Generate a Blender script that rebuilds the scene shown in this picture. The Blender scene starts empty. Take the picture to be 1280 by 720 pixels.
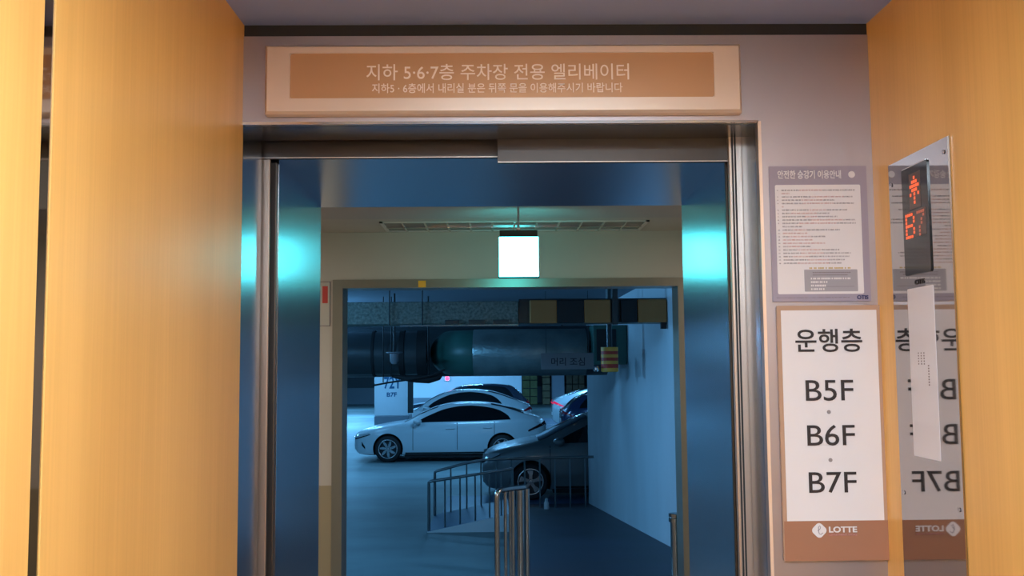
import bpy, bmesh, math, random
from mathutils import Vector, Matrix
random.seed(7)
C = bpy.context.scene.collection
S = bpy.context.scene
PI = math.pi

# ------------------------------------------------------------------ camera, world, exposure
CAM = Vector((0.0, 0.0, 1.5)); F = 1200.0
_yaw = math.atan(20 / F); _pit = math.atan(95 / F); _rol = 0.0086
_f = Vector((math.sin(_yaw) * math.cos(_pit), math.cos(_yaw) * math.cos(_pit), math.sin(_pit)))
_r0 = Vector((math.cos(_yaw), -math.sin(_yaw), 0)); _u0 = _r0.cross(_f)
_r = (_r0 * math.cos(_rol) - _u0 * math.sin(_rol)).normalized(); _u = _r.cross(_f).normalized()
cd = bpy.data.cameras.new('camera'); cam = bpy.data.objects.new('camera', cd); C.objects.link(cam)
cd.sensor_width = 36; cd.lens = 36 * F / 1280; cd.clip_start = .02; cd.clip_end = 300
cam.matrix_world = Matrix(((_r.x, _u.x, -_f.x, CAM.x), (_r.y, _u.y, -_f.y, CAM.y), (_r.z, _u.z, -_f.z, CAM.z), (0, 0, 0, 1)))
S.camera = cam

def at(px, py, Y):                      # the point on the plane y = Y seen at a photo pixel (used to survey the place)
    d = _f * F + _r * (px - 640) + _u * (360 - py)
    return CAM + d * (Y / d.y)
def atx(px, py, X):
    d = _f * F + _r * (px - 640) + _u * (360 - py)
    return CAM + d * (X / d.x)

W = bpy.data.worlds.new('world'); S.world = W; W.use_nodes = True
W.node_tree.nodes['Background'].inputs[0].default_value = (.03, .06, .1, 1)
W.node_tree.nodes['Background'].inputs[1].default_value = .15
S.view_settings.view_transform = 'Standard'; S.view_settings.look = 'None'
S.view_settings.exposure = 0; S.view_settings.gamma = 1; S.view_settings.use_curve_mapping = False

def area(name, loc, sx, sy, power, col, rot=(0, 0, 0)):
    l = bpy.data.lights.new(name, 'AREA'); l.shape = 'RECTANGLE'; l.size = sx; l.size_y = sy; l.energy = power; l.color = col
    o = bpy.data.objects.new(name, l); o.location = loc; o.rotation_euler = rot; C.objects.link(o); return o
CAB_COL = (.72, .90, 1.03); GAR_COL = (.16, .53, 1.0)
for yy in (-.12, .66):
    area('cabin_lamp_light', (.22, yy, 2.325), .9, .22, 38, CAB_COL)
# garage strip lights: x, y, length (along x), power
GL = [(-4.5, 21.0, 1.2, 170), (-.6, 22.0, 1.2, 170), (-4.5, 27.5, 1.2, 150), (-.8, 27.6, 1.2, 150), (3.6, 27.0, 1.2, 110),
      (-4.8, 34, 1.2, 170), (-.6, 34, 1.2, 170), (3.6, 35, 1.2, 170), (-7, 41, 1.2, 190), (2.5, 44, 1.2, 190), (3.2, 52, 1.2, 200), (-8.0, 30, 1.2, 190), (-7.5, 20, 1.2, 120),
      (-6.6, 38, 1.2, 900), (-6.8, 46, 1.2, 1500), (-8, 53, 1.2, 600), (-3.7, 25.4, 1.2, 130), (-1.2, 39, 1.2, 260), (-6.5, 15.5, 1.2, 160)]  # this row: unseen lamps added to brighten far floor, pillar and partition
for x, y in ((-3.3, 8.6), (-3.1, 12.6)):         # two unseen lamps added left of the doorway, tilted to brighten the walkway wall
    area('garage_and_added_light', (x, y, 2.05), .14, 1.2, 105, GAR_COL, (0, math.radians(-48), 0))
for x in (-2.1, 2.1): area('added_lobby_light', (x, 4.7, 2.325), .5, .3, 26, (.95, .84, .80))  # unseen lamps added for warm light on the lobby walls
for x, y, ln, p in GL:
    area('garage_and_added_light', (x, y, 2.17), ln, .12, p * (.40 if y < 23 else .30), GAR_COL)
    if 23 < y < 43: area('garage_and_added_light', (x, y + .06, 2.19), ln, .10, p * .34, GAR_COL, (math.radians(62), 0, 0))  # second tilted light per lamp, added to brighten surfaces facing the cabin

# ------------------------------------------------------------------ materials
def mat(name, col, rough=.5, metal=0, spec=.5, emit=None, es=0, noise=None, bump=None, aniso=0, coat=0, coatr=.12):
    """noise=(scale xyz, amount, detail): varies the base colour; bump=(scale xyz, strength)"""
    m = bpy.data.materials.new(name); m.use_nodes = True; nt = m.node_tree; b = nt.nodes['Principled BSDF']
    b.inputs['Base Color'].default_value = (*col, 1); b.inputs['Roughness'].default_value = rough; b.inputs['Metallic'].default_value = metal
    b.inputs['Specular IOR Level'].default_value = spec; b.inputs['Coat Weight'].default_value = coat; b.inputs['Coat Roughness'].default_value = coatr
    if aniso: b.inputs['Anisotropic'].default_value = aniso
    if emit: b.inputs['Emission Color'].default_value = (*emit, 1); b.inputs['Emission Strength'].default_value = es
    def tex(sc, det=4):
        tc = nt.nodes.new('ShaderNodeTexCoord'); mp = nt.nodes.new('ShaderNodeMapping'); mp.inputs['Scale'].default_value = sc
        nz = nt.nodes.new('ShaderNodeTexNoise'); nz.inputs['Scale'].default_value = 1; nz.inputs['Detail'].default_value = det
        nt.links.new(tc.outputs['Object'], mp.inputs[0]); nt.links.new(mp.outputs[0], nz.inputs['Vector']); return nz
    if noise:
        nz = tex(noise[0]); mx = nt.nodes.new('ShaderNodeMix'); mx.data_type = 'RGBA'
        a = noise[1]; mr = nt.nodes.new('ShaderNodeMapRange'); mr.inputs[1].default_value = .3; mr.inputs[2].default_value = .7
        nt.links.new(nz.outputs[0], mr.inputs[0]); nt.links.new(mr.outputs[0], mx.inputs['Factor'])
        mx.inputs['A'].default_value = tuple(max(0, c * (1 - a)) for c in col) + (1,); mx.inputs['B'].default_value = tuple(min(1, c * (1 + a)) for c in col) + (1,)
        nt.links.new(mx.outputs['Result'], b.inputs['Base Color'])
    if bump:
        nz = tex(bump[0]); bp = nt.nodes.new('ShaderNodeBump'); bp.inputs['Strength'].default_value = bump[1]; bp.inputs['Distance'].default_value = .01
        nt.links.new(nz.outputs[0], bp.inputs['Height']); nt.links.new(bp.outputs[0], b.inputs['Normal'])
    return m

def wood_mat(name, c1, c2):
    m = bpy.data.materials.new(name); m.use_nodes = True; nt = m.node_tree; b = nt.nodes['Principled BSDF']
    tc = nt.nodes.new('ShaderNodeTexCoord')
    def nz(sc, det, dist=0):
        mp = nt.nodes.new('ShaderNodeMapping'); mp.inputs['Scale'].default_value = sc
        n = nt.nodes.new('ShaderNodeTexNoise'); n.inputs['Scale'].default_value = 1; n.inputs['Detail'].default_value = det; n.inputs['Distortion'].default_value = dist
        nt.links.new(tc.outputs['Object'], mp.inputs[0]); nt.links.new(mp.outputs[0], n.inputs['Vector']); return n
    a = nz((3.2, 3.2, .22), 3, .4); g = nz((150, 150, 2.2), 5, .2)
    ad = nt.nodes.new('ShaderNodeMath'); ad.operation = 'MULTIPLY_ADD'; ad.inputs[1].default_value = .24
    ad2 = nt.nodes.new('ShaderNodeMath'); ad2.operation = 'MULTIPLY'; ad2.inputs[1].default_value = .76
    nt.links.new(a.outputs[0], ad2.inputs[0]); nt.links.new(g.outputs[0], ad.inputs[0]); nt.links.new(ad2.outputs[0], ad.inputs[2])
    cr = nt.nodes.new('ShaderNodeValToRGB'); cr.color_ramp.elements[0].position = .33; cr.color_ramp.elements[0].color = (*c1, 1)
    cr.color_ramp.elements[1].position = .66; cr.color_ramp.elements[1].color = (*c2, 1)
    nt.links.new(ad.outputs[0], cr.inputs[0]); nt.links.new(cr.outputs[0], b.inputs['Base Color'])
    b.inputs['Roughness'].default_value = .42; b.inputs['Coat Weight'].default_value = .12; b.inputs['Coat Roughness'].default_value = .28
    return m

M = {}
M['wood'] = wood_mat('maple_veneer', (.72, .37, .095), (.92, .51, .15))
M['steel'] = mat('brushed_steel', (.47, .42, .44), .40, .82)
M['steel_jamb'] = mat('hairline_steel_jamb', (.36, .41, .47), .235, 1)
M['steel_soffit_lit'] = mat('lit_soffit_steel', (.68, .77, .88), .24, 1)  # same steel as the jamb, brighter reflected garage light put into its colour
M['steel_mirror'] = mat('polished_steel_plate', (.40, .37, .36), .045, 1)
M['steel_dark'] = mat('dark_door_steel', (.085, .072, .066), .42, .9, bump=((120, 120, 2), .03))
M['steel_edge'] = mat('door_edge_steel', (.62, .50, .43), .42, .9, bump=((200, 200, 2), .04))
M['steel_edge_shaded'] = mat('shaded_door_edge_steel', (.34, .25, .20), .42, .8, bump=((200, 200, 2), .04))  # same door steel, darkened in colour for the shaded left leaf
M['chrome'] = mat('chrome', (.8, .8, .8), .12, 1)
M['gap'] = mat('shadow_gap', (.02, .02, .022), .6)
M['cab_ceiling'] = mat('cab_ceiling_purple_glow', (.30, .38, .70), .4)  # purple lens glow put into the ceiling's base colour
M['bronze'] = mat('bronze_acrylic', (.60, .33, .17), .3, .25)
M['sign_frame'] = mat('satin_steel_frame', (.84, .66, .54), .30, .4)
M['letter_pale'] = mat('pale_letters', (1.0, .84, .76), .5)
M['cream'] = mat('cream_paint', (.54, .48, .39), .6, noise=((1.5, 1.5, 1.5), .05))
M['cream_dado'] = mat('tan_dado', (.36, .29, .17), .55)
M['frame_brown'] = mat('door_frame_metal', (.30, .28, .22), .30, .6)
M['lobby_ceiling'] = mat('lobby_ceiling_paint', (.48, .43, .38), .6)
M['lobby_floor'] = mat('lobby_floor', (.25, .24, .22), .3, noise=((2, 2, 2), .1))
M['cab_floor'] = mat('cab_floor', (.24, .235, .25), .35, noise=((5, 5, 5), .2))
M['g_floor'] = mat('garage_epoxy_floor', (.18, .24, .25), .55, noise=((.55, .9, 1), .22), bump=((3, 3, 3), .05))
M['g_navy'] = mat('navy_walkway_paint', (.018, .022, .045), .5, noise=((1.2, 1.2, 1), .3), bump=((40, 40, 40), .1))
M['g_blue'] = mat('blue_floor_paint', (.05, .12, .24), .4, noise=((2, 2, 1), .1))
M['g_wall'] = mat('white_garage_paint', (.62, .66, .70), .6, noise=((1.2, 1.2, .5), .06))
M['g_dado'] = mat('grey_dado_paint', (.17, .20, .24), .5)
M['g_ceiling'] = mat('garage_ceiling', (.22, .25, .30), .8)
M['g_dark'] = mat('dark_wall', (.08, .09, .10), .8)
M['white'] = mat('white_paint', (.75, .78, .8), .45)
M['black'] = mat('black_rubber', (.012, .012, .014), .7)
M['blackgloss'] = mat('black_gloss', (.012, .011, .011), .12)
M['duct_dark'] = mat('dark_insulated_pipe', (.05, .06, .065), .33, .3, bump=((9, 9, 9), .25))
M['duct_foil'] = mat('foil_pipe_wrap', (.22, .27, .27), .34, .6, noise=((3, 3, 3), .25), bump=((16, 30, 30), .5))
M['duct_green'] = mat('green_pipe', (.03, .12, .10), .4)
M['speckle'] = mat('speckled_insulation', (.17, .21, .18), .7, noise=((40, 40, 40), .5), bump=((50, 50, 50), .3))
M['pad_y'] = mat('yellow_foam', (.42, .20, .06), .7)
M['pad_b'] = mat('black_foam', (.015, .018, .02), .7)
M['plate_grey'] = mat('grey_sign_plate', (.17, .18, .20), .5)
M['ink'] = mat('dark_ink', (.03, .02, .02), .6)
M['ink_blue'] = mat('blue_ink', (.01, .10, .22), .6)
M['red'] = mat('red_tape', (.62, .05, .03), .5)
M['yellow'] = mat('yellow_tape', (.95, .46, .07), .5)
M['orange_st'] = mat('orange_sticker', (1.0, .48, .03), .5)
M['paper'] = mat('sign_white', (.76, .70, .71), .35)
M['sign_brown'] = mat('sign_brown', (.36, .165, .10), .35)
M['sign_edge'] = mat('sign_edge_tan', (.46, .28, .19), .35)
M['grey_dot'] = mat('grey_dot', (.28, .24, .24), .5)
M['lilac'] = mat('lilac_grey_print', (.34, .29, .36), .4)
M['lilac_box'] = mat('grey_print', (.36, .33, .36), .4)
M['txt_grey'] = mat('grey_print_text', (.22, .16, .18), .6)
M['txt_red'] = mat('red_print_text', (.60, .27, .25), .6)
M['txt_gold'] = mat('gold_print_text', (.55, .38, .14), .6)
M['navy_ink'] = mat('navy_ink', (.03, .03, .12), .5)
M['film'] = mat('white_film', (.74, .69, .74), .28)
M['led_off'] = mat('led_window', (.10, .055, .045), .25)
M['led'] = mat('led_lit', (.2, .02, .01), .5, emit=(1, .13, .04), es=1.15)
M['led_dim'] = mat('led_dim', (.2, .05, .03), .5, emit=(1, .25, .14), es=.32)
M['exit'] = mat('exit_light_face', (.5, .9, .9), .5, emit=(.10, .93, 1.0), es=13)
M['lampface'] = mat('cabin_lamp_face', (.9, .8, .7), .5, emit=CAB_COL, es=5)
M['tube'] = mat('tube_face', (.8, .9, 1), .5, emit=GAR_COL, es=6)
M['redlamp'] = mat('red_lamp', (.5, .02, .03), .4, emit=(1, .03, .09), es=7)
M['carwhite'] = mat('white_car_paint', (.62, .68, .72), .30, coat=1)
M['carsilver'] = mat('grey_car_paint', (.17, .19, .20), .42, .2, coat=.5)
M['cardark'] = mat('dark_car_paint', (.02, .03, .05), .2, .2, coat=1)
M['carblue'] = mat('dark_blue_car_paint', (.012, .03, .09), .2, .2, coat=1)
M['carpearl'] = mat('pearl_car_paint', (.50, .56, .60), .24, .2, coat=1)
M['glass'] = mat('tinted_glass', (.004, .006, .008), .04, 0, .5)
M['tyre'] = mat('tyre', (.014, .014, .016), .75)
M['alloy'] = mat('alloy', (.62, .64, .66), .25, .9)
M['alloy_dark'] = mat('alloy_dark', (.05, .05, .055), .4, .7)
M['lens'] = mat('headlamp_lens', (.6, .68, .72), .08, .4, coat=1)
M['tail'] = mat('tail_lamp', (.25, .01, .02), .12, coat=1)
M['taildark'] = mat('smoked_tail_lamp', (.03, .008, .012), .15, coat=1)
M['taillit'] = mat('tail_lamp_bright', (.5, .01, .05), .15, emit=(1, .02, .12), es=.5)
M['rail_steel'] = mat('stainless_rail', (.40, .41, .41), .22, 1)
M['rail_grey'] = mat('galvanised_rail', (.22, .27, .29), .32, .85)
M['cage'] = mat('olive_boxes', (.34, .33, .14), .7, noise=((4, 4, 4), .2))
M['carton'] = mat('carton', (.42, .31, .18), .7, noise=((4, 4, 4), .15))
M['brownbox'] = mat('brown_goods', (.24, .17, .11), .7, noise=((5, 5, 5), .3))
M['louver_in'] = mat('louver_reflector', (.25, .22, .19), .3, .7)
M['louver'] = mat('louver_aluminium', (.72, .66, .60), .3, .3)

# ------------------------------------------------------------------ helpers
def obj(name, bm, m, parent=None, smooth=False, angle=35):
    me = bpy.data.meshes.new(name); bm.normal_update(); bm.to_mesh(me); bm.free()
    for k in (m if isinstance(m, (list, tuple)) else [m]): me.materials.append(k)
    if smooth:
        me.polygons.foreach_set('use_smooth', [True] * len(me.polygons)); me.set_sharp_from_angle(angle=math.radians(angle))
    o = bpy.data.objects.new(name, me); C.objects.link(o)
    if parent is not None: o.parent = parent; o.matrix_parent_inverse = parent.matrix_world.inverted()
    return o
def tag(o, label, cat, group=None, kind=None):
    o['label'] = label
    if cat: o['category'] = cat
    if group: o['group'] = group
    if kind: o['kind'] = kind
    return o
def thing(name, label, cat, loc=(0, 0, 0), group=None):
    o = bpy.data.objects.new(name, None); C.objects.link(o); o.location = loc; o.matrix_world = Matrix.Translation(loc); o.empty_display_size = .05
    return tag(o, label, cat, group)
def struct(name, bm, m, label=None, parent=None):
    o = obj(name, bm, m, parent); o['kind'] = 'structure'
    if label: o['label'] = label
    return o
def box(bm, a, b, mi=0):
    x0, y0, z0 = a; x1, y1, z1 = b
    v = [bm.verts.new(p) for p in ((x0, y0, z0), (x1, y0, z0), (x1, y1, z0), (x0, y1, z0), (x0, y0, z1), (x1, y0, z1), (x1, y1, z1), (x0, y1, z1))]
    for q in ((0, 3, 2, 1), (4, 5, 6, 7), (0, 1, 5, 4), (1, 2, 6, 5), (2, 3, 7, 6), (3, 0, 4, 7)):
        bm.faces.new([v[i] for i in q]).material_index = mi
    return bm
def bx(a, b, bev=0, seg=2):
    a, b = (tuple(min(p, q) for p, q in zip(a, b)), tuple(max(p, q) for p, q in zip(a, b)))
    bm = box(bmesh.new(), a, b)
    if bev: bmesh.ops.bevel(bm, geom=bm.edges[:], offset=bev, segments=seg, affect='EDGES', profile=.5)
    return bm
def tube(bm, pts, r, n=10, cap=True):
    pts = [Vector(p) for p in pts]; rings = []
    prev = None
    for i, p in enumerate(pts):
        t = (pts[min(i + 1, len(pts) - 1)] - pts[max(i - 1, 0)]).normalized()
        if prev is None:
            a = t.orthogonal().normalized()
        else:
            a = (prev - t * prev.dot(t)).normalized()
        prev = a; b = t.cross(a)
        rr = r[i] if isinstance(r, (list, tuple)) else r
        rings.append([bm.verts.new(p + (a * math.cos(2 * PI * k / n) + b * math.sin(2 * PI * k / n)) * rr) for k in range(n)])
    for i in range(len(rings) - 1):
        for k in range(n):
            bm.faces.new((rings[i][k], rings[i][(k + 1) % n], rings[i + 1][(k + 1) % n], rings[i + 1][k]))
    if cap:
        bm.faces.new(rings[0][::-1]); bm.faces.new(rings[-1])
    return bm
def lathe(prof, axis='z', n=24, origin=(0, 0, 0), cap=True):
    """prof: (radius, height) list"""
    bm = bmesh.new(); R = []
    o = Vector(origin)
    for (r, h) in prof:
        ring = []
        for k in range(n):
            a = 2 * PI * k / n
            if axis == 'z': p = Vector((r * math.cos(a), r * math.sin(a), h))
            elif axis == 'y': p = Vector((r * math.cos(a), h, r * math.sin(a)))
            else: p = Vector((h, r * math.cos(a), r * math.sin(a)))
            ring.append(bm.verts.new(o + p))
        R.append(ring)
    for i in range(len(R) - 1):
        for k in range(n): bm.faces.new((R[i][k], R[i][(k + 1) % n], R[i + 1][(k + 1) % n], R[i + 1][k]))
    if cap and prof[0][0] > 1e-6: bm.faces.new(R[0][::-1])
    if cap and prof[-1][0] > 1e-6: bm.faces.new(R[-1])
    bmesh.ops.remove_doubles(bm, verts=bm.verts[:], dist=1e-6); bmesh.ops.recalc_face_normals(bm, faces=bm.faces[:])
    return bm
def plate(O, R_, U_, w, h, t, r=0, seg=5):
    """rounded plate: O = lower left corner of the back face, R_/U_ unit vectors, thickness t along the outward normal R x U"""
    O, R_, U_ = Vector(O), Vector(R_), Vector(U_); N = R_.cross(U_); pts = []
    if r <= 0: pts = [(0, 0), (w, 0), (w, h), (0, h)]
    else:
        for cx, cy, a0 in ((w - r, r, -PI / 2), (w - r, h - r, 0), (r, h - r, PI / 2), (r, r, PI)):
            for k in range(seg + 1):
                a = a0 + PI / 2 * k / seg; pts.append((cx + r * math.cos(a), cy + r * math.sin(a)))
    bm = bmesh.new(); A = [bm.verts.new(O + R_ * x + U_ * y) for x, y in pts]; B = [bm.verts.new(O + R_ * x + U_ * y + N * t) for x, y in pts]
    n = len(pts); bm.faces.new(A[::-1]); bm.faces.new(B)
    for k in range(n): bm.faces.new((A[k], A[(k + 1) % n], B[(k + 1) % n], B[k]))
    return bm
def text_obj(name, body, O, R_, U_, w, h, m, parent, off=0.0, ext=.0006, lift=.001, weight=None):
    """lettering fitted to the box w x h whose lower left corner is O; faces R x U"""
    cu = bpy.data.curves.new(name, 'FONT'); cu.body = body; cu.size = 1; cu.offset = off; cu.extrude = .01; cu.resolution_u = 4
    t = bpy.data.objects.new(name, cu); C.objects.link(t)
    dg = bpy.context.evaluated_depsgraph_get(); me = bpy.data.meshes.new_from_object(t.evaluated_get(dg))
    C.objects.unlink(t); bpy.data.objects.remove(t)
    xs = [v.co.x for v in me.vertices]; ys = [v.co.y for v in me.vertices]
    if not xs: print('NO GLYPHS', body); return None
    x0, x1, y0, y1 = min(xs), max(xs), min(ys), max(ys)
    O, R_, U_ = Vector(O), Vector(R_), Vector(U_); N = R_.cross(U_)
    for v in me.vertices:
        c = v.co.copy(); v.co = O + R_ * ((c.x - x0) / (x1 - x0) * w) + U_ * ((c.y - y0) / (y1 - y0) * h) + N * (lift + (ext if c.z > 0 else -ext))
    me.name = name; me.materials.clear(); me.materials.append(m)
    o = bpy.data.objects.new(name, me); C.objects.link(o)
    if parent is not None: o.parent = parent; o.matrix_parent_inverse = parent.matrix_world.inverted()
    return o

# ------------------------------------------------------------------ elevator cabin
XL, XR, YF, ZC, YB = -.632, .952, 2.376, 2.36, -.40
struct('floor', bx((XL - .05, YB - .05, -.08), (XR + .05, 2.66, 0)), M['cab_floor'])
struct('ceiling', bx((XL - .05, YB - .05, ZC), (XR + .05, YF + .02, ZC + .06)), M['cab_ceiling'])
SEAM = 1.343
struct('wall_left', bx((XL - .04, SEAM + .017, 0), (XL, YF + .005, ZC)), M['wood'])
struct('wall_left', bx((XL - .04, YB, 0), (XL, SEAM - .017, ZC)), M['wood'])
bm = bx((XL - .045, SEAM - .017, 0), (XL - .014, SEAM + .017, ZC)); struct('trim_1', bm, M['gap'])
struct('trim_2', bx((XL - .013, SEAM - .013, 0), (XL - .002, SEAM + .016, ZC)), M['steel_mirror'])
struct('wall_right', bx((XR, YB, 0), (XR + .04, YF + .005, ZC)), M['wood'])
struct('wall_back', bx((XL, YB - .04, 0), (XR, YB, ZC)), M['steel'])
XO = at(955, 400, YF).x                                         # right edge of the opening
ZL = at(620, 153, YF).z                                         # underside of the transom
struct('wall_front', bx((XL, YF, ZL), (XO, YF + .03, ZC - .03)), M['steel'], 'brushed steel transom over the doors')
struct('wall_front', bx((XO, YF, 0), (XR, YF + .03, ZC - .03)), M['steel'], 'brushed steel return panel')
struct('trim_3', bx((XL, YF + .004, ZC - .03), (XR, YF + .03, ZC)), M['gap'])
# reveals of the cabin front
struct('trim_4', bx((XL - .03, YF + .006, 0), (XL, 2.575, ZL + .03)), M['steel_jamb'])
struct('trim_5', bx((XO, YF + .031, 0), (XO + .03, 2.54, ZL + .03)), M['steel_jamb'])
struct('trim_6', bx((XL, YF + .031, ZL), (XO, 2.56, ZL + .03)), M['steel_jamb'])
struct('trim_7', bx((XL, YF - .003, ZL - .004), (XO, YF + .004, ZL + .003)), M['chrome'])
struct('trim_8', bx((XO - .002, YF - .003, 0), (XO + .006, YF - .0002, ZL)), M['sign_frame'])
# cabin doors (retracted) and landing doors (retracted)
z_l = at(480, 197, 2.60).z; z_r = at(760, 203, 2.57).z; xm = at(622, 200, 2.57).x
def leaf(n, x0, x1, y0, y1, z1, m, lines=()):
    o = struct('door_%d' % n, bx((x0, y0, .01), (x1, y1, z1), .003), m)
    for i, lx in enumerate(lines):
        struct('door_edge', bx((lx - .0022, y0 - .002, .01), (lx + .0022, y0 + .002, z1 - .002)), M['gap'], parent=o)
    return o
leaf(1, XL - .30, -.613, 2.590, 2.600, z_l - .004, M['steel_edge_shaded'], ())
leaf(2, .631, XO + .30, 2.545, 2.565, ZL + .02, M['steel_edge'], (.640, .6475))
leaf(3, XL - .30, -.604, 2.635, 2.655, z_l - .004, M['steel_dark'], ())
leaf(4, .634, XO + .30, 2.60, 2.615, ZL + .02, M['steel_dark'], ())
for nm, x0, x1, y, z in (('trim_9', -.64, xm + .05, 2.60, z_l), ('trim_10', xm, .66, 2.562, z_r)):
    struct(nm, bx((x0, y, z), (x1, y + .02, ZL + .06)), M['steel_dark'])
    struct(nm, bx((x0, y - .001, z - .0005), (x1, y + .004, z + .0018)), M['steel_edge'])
# landing jamb: two cheeks and the soffit
JN, JF = 2.66, 3.30; JL, JR = -.604, .648
ZN, ZF_ = at(620, 199, 2.70).z, at(620, 258, JF).z
struct('trim_11', bx((JL - .25, JN, 0), (JL, JF, 2.12)), M['steel_jamb'], 'left steel cheek of the landing entrance')
struct('trim_12', bx((JR, JN, 0), (JR + .25, JF, 2.12)), M['steel_jamb'], 'right steel cheek of the landing entrance')
bm = bmesh.new()
v = [bm.verts.new(p) for p in ((JL, JN, ZN), (JR, JN, ZN), (JR, JF, ZF_), (JL, JF, ZF_), (JL, JN, 2.2), (JR, JN, 2.2), (JR, JF, 2.2), (JL, JF, 2.2))]
for q in ((0, 3, 2, 1), (4, 5, 6, 7), (0, 1, 5, 4), (1, 2, 6, 5), (2, 3, 7, 6), (3, 0, 4, 7)): bm.faces.new([v[i] for i in q])
struct('trim_13', bm, M['steel_soffit_lit'], 'steel soffit of the landing entrance')
struct('trim_14', bx((JL - .004, JN - .006, 0), (JL + .0015, JN, ZN)), M['chrome'])
struct('trim_15', bx((JR - .0015, JN - .006, 0), (JR + .004, JN, ZN)), M['chrome'])
# shaft gap closure round the landing doors
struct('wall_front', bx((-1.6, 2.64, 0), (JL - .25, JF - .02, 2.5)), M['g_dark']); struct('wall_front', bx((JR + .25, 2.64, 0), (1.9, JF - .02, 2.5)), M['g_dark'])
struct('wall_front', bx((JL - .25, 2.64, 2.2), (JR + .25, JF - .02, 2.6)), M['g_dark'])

# ceiling lamps of the cabin (out of the frame, they light it)
for yy in (-.12, .66):
    t = thing('ceiling_lamp', 'warm recessed strip lamp in the cabin ceiling' + (' near the rear wall' if yy < 0 else ' nearer the doors'), 'ceiling lamp', (.22, yy, ZC))
    b_ = bx((-.26, yy - .14, ZC - .012), (.70, yy + .14, ZC - .0005), .004); obj('lamp_frame', b_, M['steel'], t)
    obj('diffuser', bx((-.22, yy - .105, ZC - .016), (.66, yy + .105, ZC - .0125)), M['lampface'], t)

# ------------------------------------------------------------------ sign over the doors
RX, UZ = Vector((1, 0, 0)), Vector((0, 0, 1))
YS = YF - .035
t = thing('transom_sign', 'long bronze sign in a steel frame above the elevator doors', 'sign', (at(628, 140, YF).x, YF, at(628, 140, YF).z))
a_, b_ = at(330, 142, YS), at(926, 54, YS); i0, i1 = at(362, 123, YS), at(892, 65, YS)
bm = bmesh.new()
def ring4(x0, z0, x1, z1, y): return [bm.verts.new(p) for p in ((x0, y, z0), (x1, y, z0), (x1, y, z1), (x0, y, z1))]
o0 = ring4(a_.x, a_.z, b_.x, b_.z, YF - .001); o1 = ring4(a_.x, a_.z, b_.x, b_.z, YS + .008); o2 = ring4(a_.x + .006, a_.z + .006, b_.x - .006, b_.z - .006, YS)
o3 = ring4(i0.x, i0.z, i1.x, i1.z, YS); o4 = ring4(i0.x, i0.z, i1.x, i1.z, YS + .006)
for A, B in ((o0, o1), (o1, o2), (o2, o3), (o3, o4)):
    for k in range(4): bm.faces.new((A[k], A[(k + 1) % 4], B[(k + 1) % 4], B[k]))
bm.faces.new(o4); bm.faces.new(o0[::-1]); bmesh.ops.recalc_face_normals(bm, faces=bm.faces[:])
obj('sign_frame', bm, M['sign_frame'], t)
obj('sign_face', plate((i0.x, YS + .0065, i0.z), RX, UZ, i1.x - i0.x, i1.z - i0.z, .003, .008), M['bronze'], t)
YT = YS + .0035
def ftext(name, body, px0, py0, px1, py1, Y, m, parent, off=0.0, ext=.0006, lift=.001):
    p0, p1 = at(px0, py1, Y), at(px1, py0, Y); p0b = at(px0, (py0 + py1) / 2, Y)
    z0 = at((px0 + px1) / 2, py1, Y).z; z1 = at((px0 + px1) / 2, py0, Y).z
    return text_obj(name, body, (p0b.x, Y, z0), RX, UZ, p1.x - p0b.x, z1 - z0, m, parent, off, ext, lift)
ftext('lettering', '지하 5·6·7층 주차장 전용 엘리베이터', 458, 80, 786, 100, YT, M['letter_pale'], t, .004)
ftext('lettering', '지하5 · 6층에서 내리실 분은 뒤쪽 문을 이용해주시기 바랍니다', 465, 104, 778, 116, YT, M['letter_pale'], t, .008)

# ------------------------------------------------------------------ floor guide sign on the return panel
YP = YF - .001
def P(px, py, Y=YF): return at(px, py, Y)
t = thing('floor_sign', 'tall white and brown sign listing the floors served, below the notice', 'sign', (P(1040, 700).x, YF, P(1040, 700).z))
x0, x1 = P(974, 540).x, P(1105, 540).x; z1, z0 = P(1034, 382).z, P(1042, 700).z
obj('sign_board', plate((x0, YP, z0), RX, UZ, x1 - x0, z1 - z0, .009, .004), M['sign_edge'], t)
fx0, fx1 = P(979, 540).x, P(1099, 540).x; fz0, fz1 = P(1040, 650).z, P(1034, 388).z
obj('white_face', plate((fx0, YP - .009, fz0), RX, UZ, fx1 - fx0, fz1 - fz0, .0012), M['paper'], t)
obj('brown_band', plate((x0 + .002, YP - .009, z0 + .001), RX, UZ, x1 - x0 - .004, fz0 - z0 - .001, .001), M['sign_brown'], t)
YQ = YP - .0105
ftext('lettering', '운행층', 994, 411, 1077, 440, YQ, M['ink'], t, .012)
for s, y0_, y1_ in (('B5F', 475, 501), ('B6F', 531, 557), ('B7F', 590, 616)):
    sh = (y0_ - 475) * .035
    ftext('lettering', s, 1007 + sh, y0_, 1066 + sh, y1_, YQ, M['ink'], t, .002)
for px, py in ((1036, 515), (1038, 575)):
    c = P(px, py, YQ); o = obj('dot', lathe([(0, -.0012), (.0048, -.0012), (.0048, 0), (0, 0)], 'y', 20, (c.x, YQ, c.z)), M['grey_dot'], t)
c = P(1024, 663, YQ)
bm = plate((0, 0, 0), RX, UZ, .030, .030, .0012, .009)
Rm = Matrix.Translation((c.x, YQ, c.z)) @ Matrix.Rotation(PI / 4, 4, 'Y') @ Matrix.Translation((-.015, 0, -.015))
bmesh.ops.transform(bm, matrix=Rm, verts=bm.verts[:]); lg = obj('emblem', bm, M['paper'], t)
pts = []
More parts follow.
